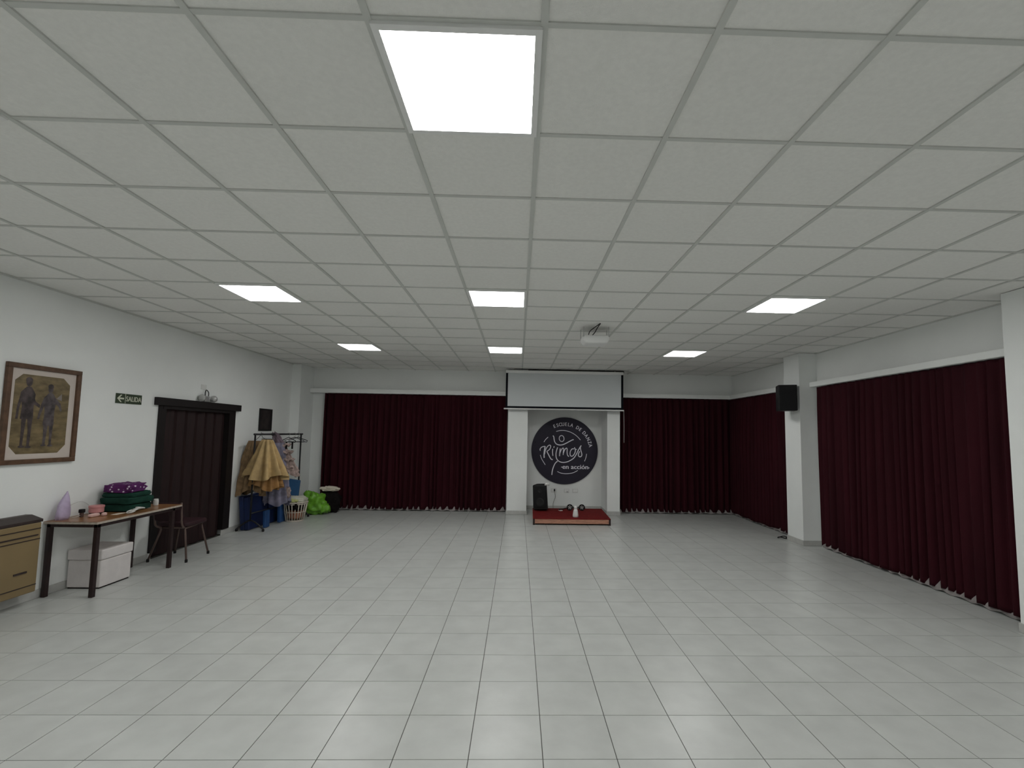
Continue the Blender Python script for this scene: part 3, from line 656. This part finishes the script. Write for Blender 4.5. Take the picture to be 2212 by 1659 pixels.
# ------------------------------------------------------------------ washing basket
bx, by = -4.27, 9.40
t = thing('laundry_basket', (bx, by, 0), 'cream slatted plastic washing basket full of clothes', 'basket')
h, rb_, rt2 = .36, .155, .215
MB().lathe([(rb_-.01, 0), (rb_+.004, .004), (rb_+.008, .03), (rb_-.004, .03), (rb_-.008, .010), (.02, .010)], (bx, by, 0), 32).build('base', 'basket', t, smooth=False)
for z, r_ in ((h*.5, .006), (h, .014), (h-.03, .008)):
    rr = rb_+(rt2-rb_)*z/h
    MB().tube([(bx+rr*math.cos(a), by+rr*math.sin(a), z) for a in [2*PI*k/36 for k in range(36)]], r_, 8, closed=True).build('rim' if z == h else 'hoop', 'basket', t, smooth=True)
for k in range(22):
    a = 2*PI*k/22
    MB().tube([(bx+rb_*math.cos(a), by+rb_*math.sin(a), .02), (bx+rt2*math.cos(a), by+rt2*math.sin(a), h-.005)], .0085, 6).build('slat', 'basket', t, smooth=True)
def laundry(c, s_, m_, label, seed, amp=.2):
    o = blob(c, s_, .8, amp, 3, seed, 36, 18).build('laundry_cloth', m_, smooth=True); tag(o, label, 'cloth', 'clothes in the washing basket')
laundry((bx, by, .03), (.27, .27, .19), 'orangecloth', 'salmon cloth low inside the washing basket', 21, .2)
laundry((bx+.02, by, .20), (.33, .33, .15), 'blackcloth', 'black cloth inside the washing basket', 22, .08)
laundry((bx+.01, by+.03, .32), (.36, .34, .15), 'cream', 'cream cloth heaped on the washing basket', 23)
laundry((bx-.02, by-.10, .35), (.26, .16, .09), 'yellow', 'pale yellow cloth on top of the washing basket', 24)
t = blob((bx+.09, by-.19, .24), (.05, .03, .14), .8, .3, 4, 25).build('black_sleeve', 'blackcloth', smooth=True); tag(t, 'black sleeve hanging over the basket rim', 'cloth')

# ------------------------------------------------------------------ green bag and neighbours
gx, gy = -4.22, 10.16
t = thing('green_bag', (gx, gy, 0), 'lime green crumpled plastic bag on the floor by the back curtain', 'bag')
gb = blob((gx, gy, 0), (.48, .36, .43), .8, .40, 2.2, 31, 36, 22)
gb.v = [(v[0]-.10*v[2], v[1], v[2]) for v in gb.v]; gb.build('body', 'lime', t, smooth=True)
gb = blob((gx-.14, gy-.03, .34), (.15, .10, .14), .9, .5, 3, 32, 16, 10); gb.build('knotted_top', 'lime', t, smooth=True)
gb = blob((gx+.22, gy-.02, .03), (.20, .18, .20), .8, .45, 2.5, 33, 18, 10); gb.build('side_flap', 'lime', t, smooth=True)
t = blob((gx+.22, gy+.25, 0), (.42, .24, .45), .75, .25, 3, 34).build('black_bag', 'blackcloth', smooth=True); tag(t, 'black bag slumped behind the lime green bag', 'bag')
t = blob((gx+.22, gy+.22, .45), (.36, .20, .10), .8, .40, 2.2, 35, 22, 12).build('white_cloth', 'paper'); tag(t, 'crumpled whitish cloth lying on the black bag', 'cloth')

# ------------------------------------------------------------------ projector screen
sy = 10.27
t = thing('projector_screen', (1.0, sy, 2.25), 'half-lowered white projector screen with black border above the niche', 'screen')
MB().box((-.29, sy-.06, 3.055), (2.28, sy+.06, 3.115)).build('casing', 'white', t, bevel=.012)
MB().box((-.285, sy+.0, 2.295), (2.285, sy+.004, 3.06)).build('border', 'screenb', t)
MB().box((-.24, sy-.003, 2.335), (2.235, sy+.0, 3.055)).build('fabric', 'screen', t)
MB().box((-.32, sy-.012, 2.262), (2.30, sy+.016, 2.292)).build('bottom_bar', 'alu', t, bevel=.005)
MB().box((.20, sy+.09, ZC-.045), (2.32, sy+.16, ZC-.003)).build('dark_strip', 'casing', t)  # dark brown strip along the ceiling behind the screen casing
for xx in (-.1, 2.1): MB().tube([(xx, sy, 3.11), (xx, sy, ZC)], .008, 8).build('bracket', 'alu', t)
MB().tube([(2.295, sy, 2.27), (2.30, sy, 1.95), (2.30, sy, 1.58)], .005, 6).build('pull_cord', 'whitecable', t, smooth=True)

# ------------------------------------------------------------------ round sign
dc, dr, dy = (1.095, 1.36), .778, YN-.03
t = thing('round_sign', (dc[0], YN-.002, dc[1]-dr), 'big round dark sign reading Ritmos en accion, escuela de danza, in the niche', 'sign')
MB().prism(el(dc[0], dc[1], dr, dr, 96), lambda u, v, w_: (u, YN-.001-w_, v), .028).build('disc', 'disc', t, bevel=.003, bseg=1)
K = dr/742
def dT(u, v, w_): return (dc[0]+(u-838)*K, dy-w_, dc[1]-(v-877)*K)
def stroke(mb, pts, w_=20, n=6): mb.ribbon(spline(pts, n), w_, dT, .003+.0003*(len(mb.f) % 7))
def piece(name, mb, par=None): return mb.build(name, 'letter', par or t, fixn=False)
def strokes(name, *ss):
    mb = MB()
    for pts, w_ in ss: stroke(mb, pts, w_, 5)
    return piece(name, mb)
strokes('dancer_arms', ([(572,545),(592,575),(600,630),(618,690),(660,735),(730,752),(800,742),(880,705),(950,665),(1010,635),(1038,630)], 20))
strokes('dancer_head', ([(768+54*math.cos(a)*.98-12*math.sin(a), 608-66*math.sin(a)-10*math.cos(a)) for a in [2*PI*i/20 for i in range(21)]], 15))
strokes('dancer_leg', ([(680,1110),(630,1160),(592,1240),(567,1330),(558,1415)], 20))
strokes('script_letter', ([(297,885),(288,862),(300,830),(335,800),(402,785)], 19), ([(402,785),(388,870),(380,960),(383,1042)], 25),
        ([(392,960),(405,890),(425,835),(462,780),(500,758),(524,775),(518,820),(490,862),(440,897)], 18), ([(440,897),(480,970),(515,1035),(545,1072),(575,1076)], 22))
strokes('script_letter', ([(572,838),(567,900),(571,950),(578,995)], 20)); strokes('letter_dot', ([(603,782),(594,815)], 20))
strokes('script_letter', ([(680,805),(656,880),(645,960),(655,1040),(690,1095),(740,1125),(800,1138),(870,1130),(950,1100),(1040,1040),(1095,960),(1135,880),(1175,805),(1207,755)], 20),
        ([(1207,755),(1190,800),(1198,860),(1220,930),(1218,985),(1182,1008),(1148,985),(1150,935),(1175,885)], 19))
strokes('script_letter', ([(738,828),(730,910),(725,1000)], 20), ([(728,950),(760,865),(798,818),(815,838),(808,900),(806,972)], 17), ([(808,935),(840,855),(875,818),(893,840),(893,910),(903,975),(935,1006)], 18))
strokes('script_letter', ([(1045,832),(1000,838),(965,895),(960,960),(985,996),(1025,985),(1065,925),(1078,860),(1055,800)], 19), ([(1055,800),(1075,838),(1112,846)], 13))
for p in ([(645,450),(740,430),(830,430),(930,450),(1030,495),(1120,560),(1190,635)], [(465,580),(410,635),(372,693)], [(297,980),(330,1070),(410,1195)], [(1330,940),(1315,1020),(1285,1105)], [(680,1340),(770,1375),(870,1385),(980,1375),(1060,1350),(1135,1308)]):
    strokes('ring_dash', (p, 13))
for ch, an in zip('ESCUELADEDANZA', (-23.5, -16.5, -10.4, -4.2, 2.2, 8.6, 15.2, 28.9, 35.9, 47.2, 54.8, 63.1, 71.1, 78)):
    vs, fs = text_mesh(ch, 112); a = math.radians(an); mb = MB()
    for ox, oz in ((-2.2, 0), (0, .4), (2.2, .2)):
        pts = [((v[0]*.82+ox), v[1]-40) for v in vs]
        mb.add([dT(838+592*math.sin(a)+u*math.cos(a)+v*math.sin(a), 877-592*math.cos(a)+u*math.sin(a)-v*math.cos(a), .003+oz*.001) for u, v in pts], fs)
    mb.build('capital_letter', 'letter', t, fixn=False)
vs, fs = text_mesh('en acción', 140)
uu = [v[0] for v in vs]; um = (max(uu)+min(uu))/2; us = 570/(max(uu)-min(uu))
for vs, fs in glyphs(vs, fs):
    mb = MB()
    for ox in (-3, 0, 3): mb.add([dT(1080+(v[0]-um)*us+ox, 1278-v[1], .003+ox*.0001) for v in vs], fs)
    mb.build('small_letter', 'letter', t, fixn=False)
for u, v in ((775,1240),(1385,1250)): MB().prism(el(u, v, 11, 11, 10), dT, .004).build('dot', 'letter', t)
for u, v in ((180,697),(1492,747)): MB().prism(el(u, v, 14, 14, 12), dT, .004).build('screw', 'casing', t)
# sockets in the niche
def socket(x, label, grp=True):
    s_ = thing('wall_socket', (x, YN, .385), label, 'socket', 'sockets in the niche')
    MB().box((x-.065, YN-.010, .39), (x+.065, YN-.0005, .49)).build('plate', 'plastic', s_, bevel=.004)
    MB().box((x-.045, YN-.012, .412), (x-.004, YN-.0095, .468)).build('module', 'white', s_); MB().box((x+.004, YN-.012, .412), (x+.045, YN-.0095, .468)).build('module', 'white', s_)
    return s_
socket(.855, 'left wall socket with a black plug and cord in the niche')
socket(1.155, 'middle of the three wall sockets below the round sign')
socket(1.355, 'rightmost of the three wall sockets below the round sign')
t = thing('power_cord', (.87, YN-.02, .45), 'black plug with thin cord hanging down behind the red platform', 'cord')
MB().box((.855, YN-.045, .425), (.885, YN-.0125, .475)).build('plug', 'black', t, bevel=.006)
MB().tube(spline([(.872, YN-.035, .43), (.885, YN-.03, .34), (.89, YN-.03, .28), (.865, YN-.03, .22), (.84, YN-.035, .14), (.842, YN-.04, .03)]), .004, 6).build('cable', 'chairtube', t, smooth=True)
t = MB().box((1.155, YN-.03, .40), (1.19, YN-.0125, .43)).build('adapter', 'alu', bevel=.006); tag(t, 'little grey adapter plugged into the middle socket', 'adapter')

# ------------------------------------------------------------------ red platform with loudspeaker
pz = .125
t = thing('red_platform', (1.07, 9.85, 0), 'low red carpeted platform with raw timber front edge in the niche', 'platform')
MB().prism([(.315, 9.24), (1.815, 9.24), (1.86, 10.52), (.345, 10.52)], lambda u, v, w_: (u, v, pz-.012+w_), .012).build('carpet_top', 'red', t)
MB().box((.35, 9.245, .028), (1.78, 9.27, pz-.013)).build('front_board', 'pine', t)
MB().box((.315, 9.242, .0), (.352, 9.29, pz-.012)).build('leg', 'tableleg', t); MB().box((1.778, 9.242, .0), (1.815, 9.29, pz-.012)).build('leg', 'tableleg', t)
MB().prism([(1.80, 9.30), (1.82, 9.30), (1.86, 10.5), (1.84, 10.5)], lambda u, v, w_: (u, v, w_+.02), pz-.034).build('side_board', 'pine', t)
MB().prism([(.318, 9.30), (.335, 9.30), (.36, 10.5), (.345, 10.5)], lambda u, v, w_: (u, v, w_+.02), pz-.034).build('side_board', 'pine', t)
MB().box((.36, 9.28, .004), (1.78, 10.45, .024)).build('gap_shade', 'gapshade', t)  # near-black slab painting the shade in the gap below the platform
t = thing('loudspeaker', (.52, 10.2, pz), 'black loudspeaker standing on the red platform', 'loudspeaker')
Tm = Matrix.Translation((.525, 10.22, pz+.006)) @ Matrix.Rotation(-.22, 4, 'Z') @ Matrix.Rotation(-.055, 4, 'Y') @ Matrix.Rotation(-.06, 4, 'X')
cab = MB(); cab.add([Tm @ Vector(v) for v in [(-.16,-.13,.012),(.16,-.13,.012),(.12,.15,.005),(-.12,.15,.005),(-.155,-.14,.53),(.155,-.14,.53),(.11,.11,.55),(-.11,.11,.55)]], [(0,3,2,1),(4,5,6,7),(0,1,5,4),(1,2,6,5),(2,3,7,6),(3,0,4,7)])
cab.build('cabinet', 'black', t, bevel=.025, bseg=3)
g = MB(); g.add([Tm @ Vector(v) for v in [(-.135,-.150,.06),(.135,-.150,.06),(.13,-.158,.50),(-.13,-.158,.50),(-.135,-.13,.06),(.135,-.13,.06),(.13,-.135,.50),(-.13,-.135,.50)]], [(0,1,2,3),(4,7,6,5),(0,4,5,1),(1,5,6,2),(2,6,7,3),(3,7,4,0)])
g.build('grille', 'grille', t, bevel=.008)
for z_, r_ in ((.17, .09), (.40, .04)):
    c_ = MB().lathe([(r_, 0), (r_, .004), (r_*.8, .006), (r_*.3, .002)], (0, 0, 0), 24); c_.v = [tuple(Tm @ Vector((v[0], -.155-v[2], z_+v[1]))) for v in c_.v]; c_.build('cone', 'black', t)
o = blob((.635, 10.12, .655), (.10, .08, .06), .7, .5, 4, 41).build('white_ribbon', 'plastic', smooth=True); tag(o, 'white crumpled ribbon on top corner of the loudspeaker', 'ribbon')
t = thing('white_bottle', (1.155, 9.42, pz), 'tall white tapering bottle on the red platform', 'bottle')
MB().lathe([(.046, 0), (.056, .005), (.057, .04), (.044, .12), (.034, .155)], (1.155, 9.42, pz), 28).build('body', 'plastic', t, smooth=True)
MB().lathe([(.030, 0), (.030, .05), (.024, .062), (.010, .064)], (1.155, 9.42, pz+.155), 24).build('cap', 'white', t, smooth=True)
t = thing('trolley', (1.25, 10.25, pz), 'little black trolley lying down with two white-spoked wheels', 'trolley')
for x_ in (1.128, 1.385):
    c_ = Vector((x_, 10.22, pz+.068)); R_ = .066
    wh = MB().tube([(c_.x+R_*.82*math.cos(a), c_.y, c_.z+R_*.82*math.sin(a)) for a in [2*PI*k/32 for k in range(32)]], .0135, 8, closed=True).build('wheel', 'black', t, smooth=True)
    MB().prism(el(0, 0, R_*.75, R_*.75, 28), lambda u, v, w_: (c_.x+u, c_.y+w_, c_.z+v), .012).build('wheel_disc', 'black', wh)
    MB().prism(el(0, 0, R_*.16, R_*.16, 12), lambda u, v, w_: (c_.x+u, c_.y-.012+w_, c_.z+v), .012).build('hub', 'plastic', wh)
    for k in range(5):
        a = PI/2+2*PI*k/5
        MB().prism(el(R_*.45*math.cos(a), R_*.45*math.sin(a), R_*.20, R_*.12, 12, a), lambda u, v, w_: (c_.x+u, c_.y-.008+w_, c_.z+v), .008).build('spoke', 'plastic', wh)
MB().tube([(1.128, 10.235, pz+.06), (1.385, 10.235, pz+.06)], .011, 8).build('axle', 'black', t, smooth=True)
MB().tube(spline([(1.13, 10.25, pz+.06), (1.04, 10.27, pz+.04), (.96, 10.28, pz+.02), (.90, 10.27, pz+.016)]), .010, 8).build('handle', 'black', t, smooth=True)
MB().tube([(1.39, 10.24, pz+.06), (1.46, 10.25, pz+.05)], .012, 8).build('axle_end', 'black', t, smooth=True)
o = MB().tube(spline([(.885, 10.2, pz+.006), (.92, 10.15, pz+.006), (.97, 10.17, pz+.006), (.93, 10.22, pz+.006)]), .006, 6).build('small_strap', 'plastic', smooth=True); tag(o, 'short pale strap lying left of the trolley', 'strap')

# ------------------------------------------------------------------ projector on the ceiling
pxc, pyc = 1.00, 6.22
t = thing('projector', (pxc, pyc, 2.93), 'white projector hung from the ceiling on four thin rods', 'projector')
bd = blob((0, 0, 0), (.36, .30, .115), .32, .0, 1, 1, 48, 20)
bd.v = [(pxc+v[0]*(.80+.20*min(1, v[2]/.06)), pyc+v[1], 2.93+v[2]) for v in bd.v]; bd.build('body', 'white', t, smooth=True)
MB().lathe([(.04, 0), (.04, .02), (.032, .03)], (0, 0, 0), 20).build('lens', 'black', t).matrix_local = Matrix.Translation((0, 0, 0)) @ Matrix.Translation((pxc+.09-t.location.x, pyc+.145-t.location.y, .055)) @ Matrix.Rotation(-PI/2, 4, 'X')
for dx in (-.165, .165):
    for dy_ in (-.12, .10): MB().tube([(pxc+dx+(.012 if dx > 0 else -.012)*(dy_ > 0), pyc+dy_, 3.02), (pxc+dx+(.012 if dx > 0 else -.012)*(dy_ > 0), pyc+dy_, ZC)], .0045, 6).build('rod', 'alu', t, smooth=True)
MB().box((pxc-.175, pyc-.135, 3.018), (pxc+.175, pyc+.115, 3.026)).build('mount_plate', 'alu', t)
for p in ([(pxc-.10, pyc-.10, 3.04), (pxc-.09, pyc-.16, 3.08), (pxc-.05, pyc-.22, 3.11), (pxc+.02, pyc-.30, ZC)], [(pxc-.06, pyc-.12, 3.03), (pxc-.03, pyc-.18, 3.06), (pxc, pyc-.25, 3.12), (pxc+.025, pyc-.30, ZC)]):
    MB().tube(spline(p), .006, 6).build('cable', 'black', t, smooth=True)

# ------------------------------------------------------------------ loudspeaker on the right pillar, cable on the floor
t = thing('wall_loudspeaker', (4.50, 7.93, 2.2), 'black box loudspeaker fixed high on the right pillar', 'loudspeaker')
Tm = Matrix.Translation((4.505, 7.84, 2.19)) @ Matrix.Rotation(-.35, 4, 'Z')
MB().box((-.14, -.13, 0), (.14, .13, .43), T=Tm).build('cabinet', 'black', t, bevel=.01)
MB().box((-.125, -.14, .015), (.125, -.128, .415), T=Tm).build('grille', 'grille', t, bevel=.004)
MB().box((4.58, 7.86, 2.33), (4.66, 7.94, 2.48)).build('bracket', 'blackmetal', t)
o = MB().tube([(4.60+.075*math.cos(a), 8.24+.05*math.sin(a), .012+.012*(1+math.sin(2*a))) for a in [2*PI*k/28 for k in range(28)]], .008, 6, closed=True)
o.tube(spline([(4.66, 8.24, .02), (4.69, 8.23, .05), (4.685, 8.21, .10)]), .008, 6)
tag(o.build('cable_loop', 'black', smooth=True), 'loop of black cable on the floor by the right pillar', 'cable')
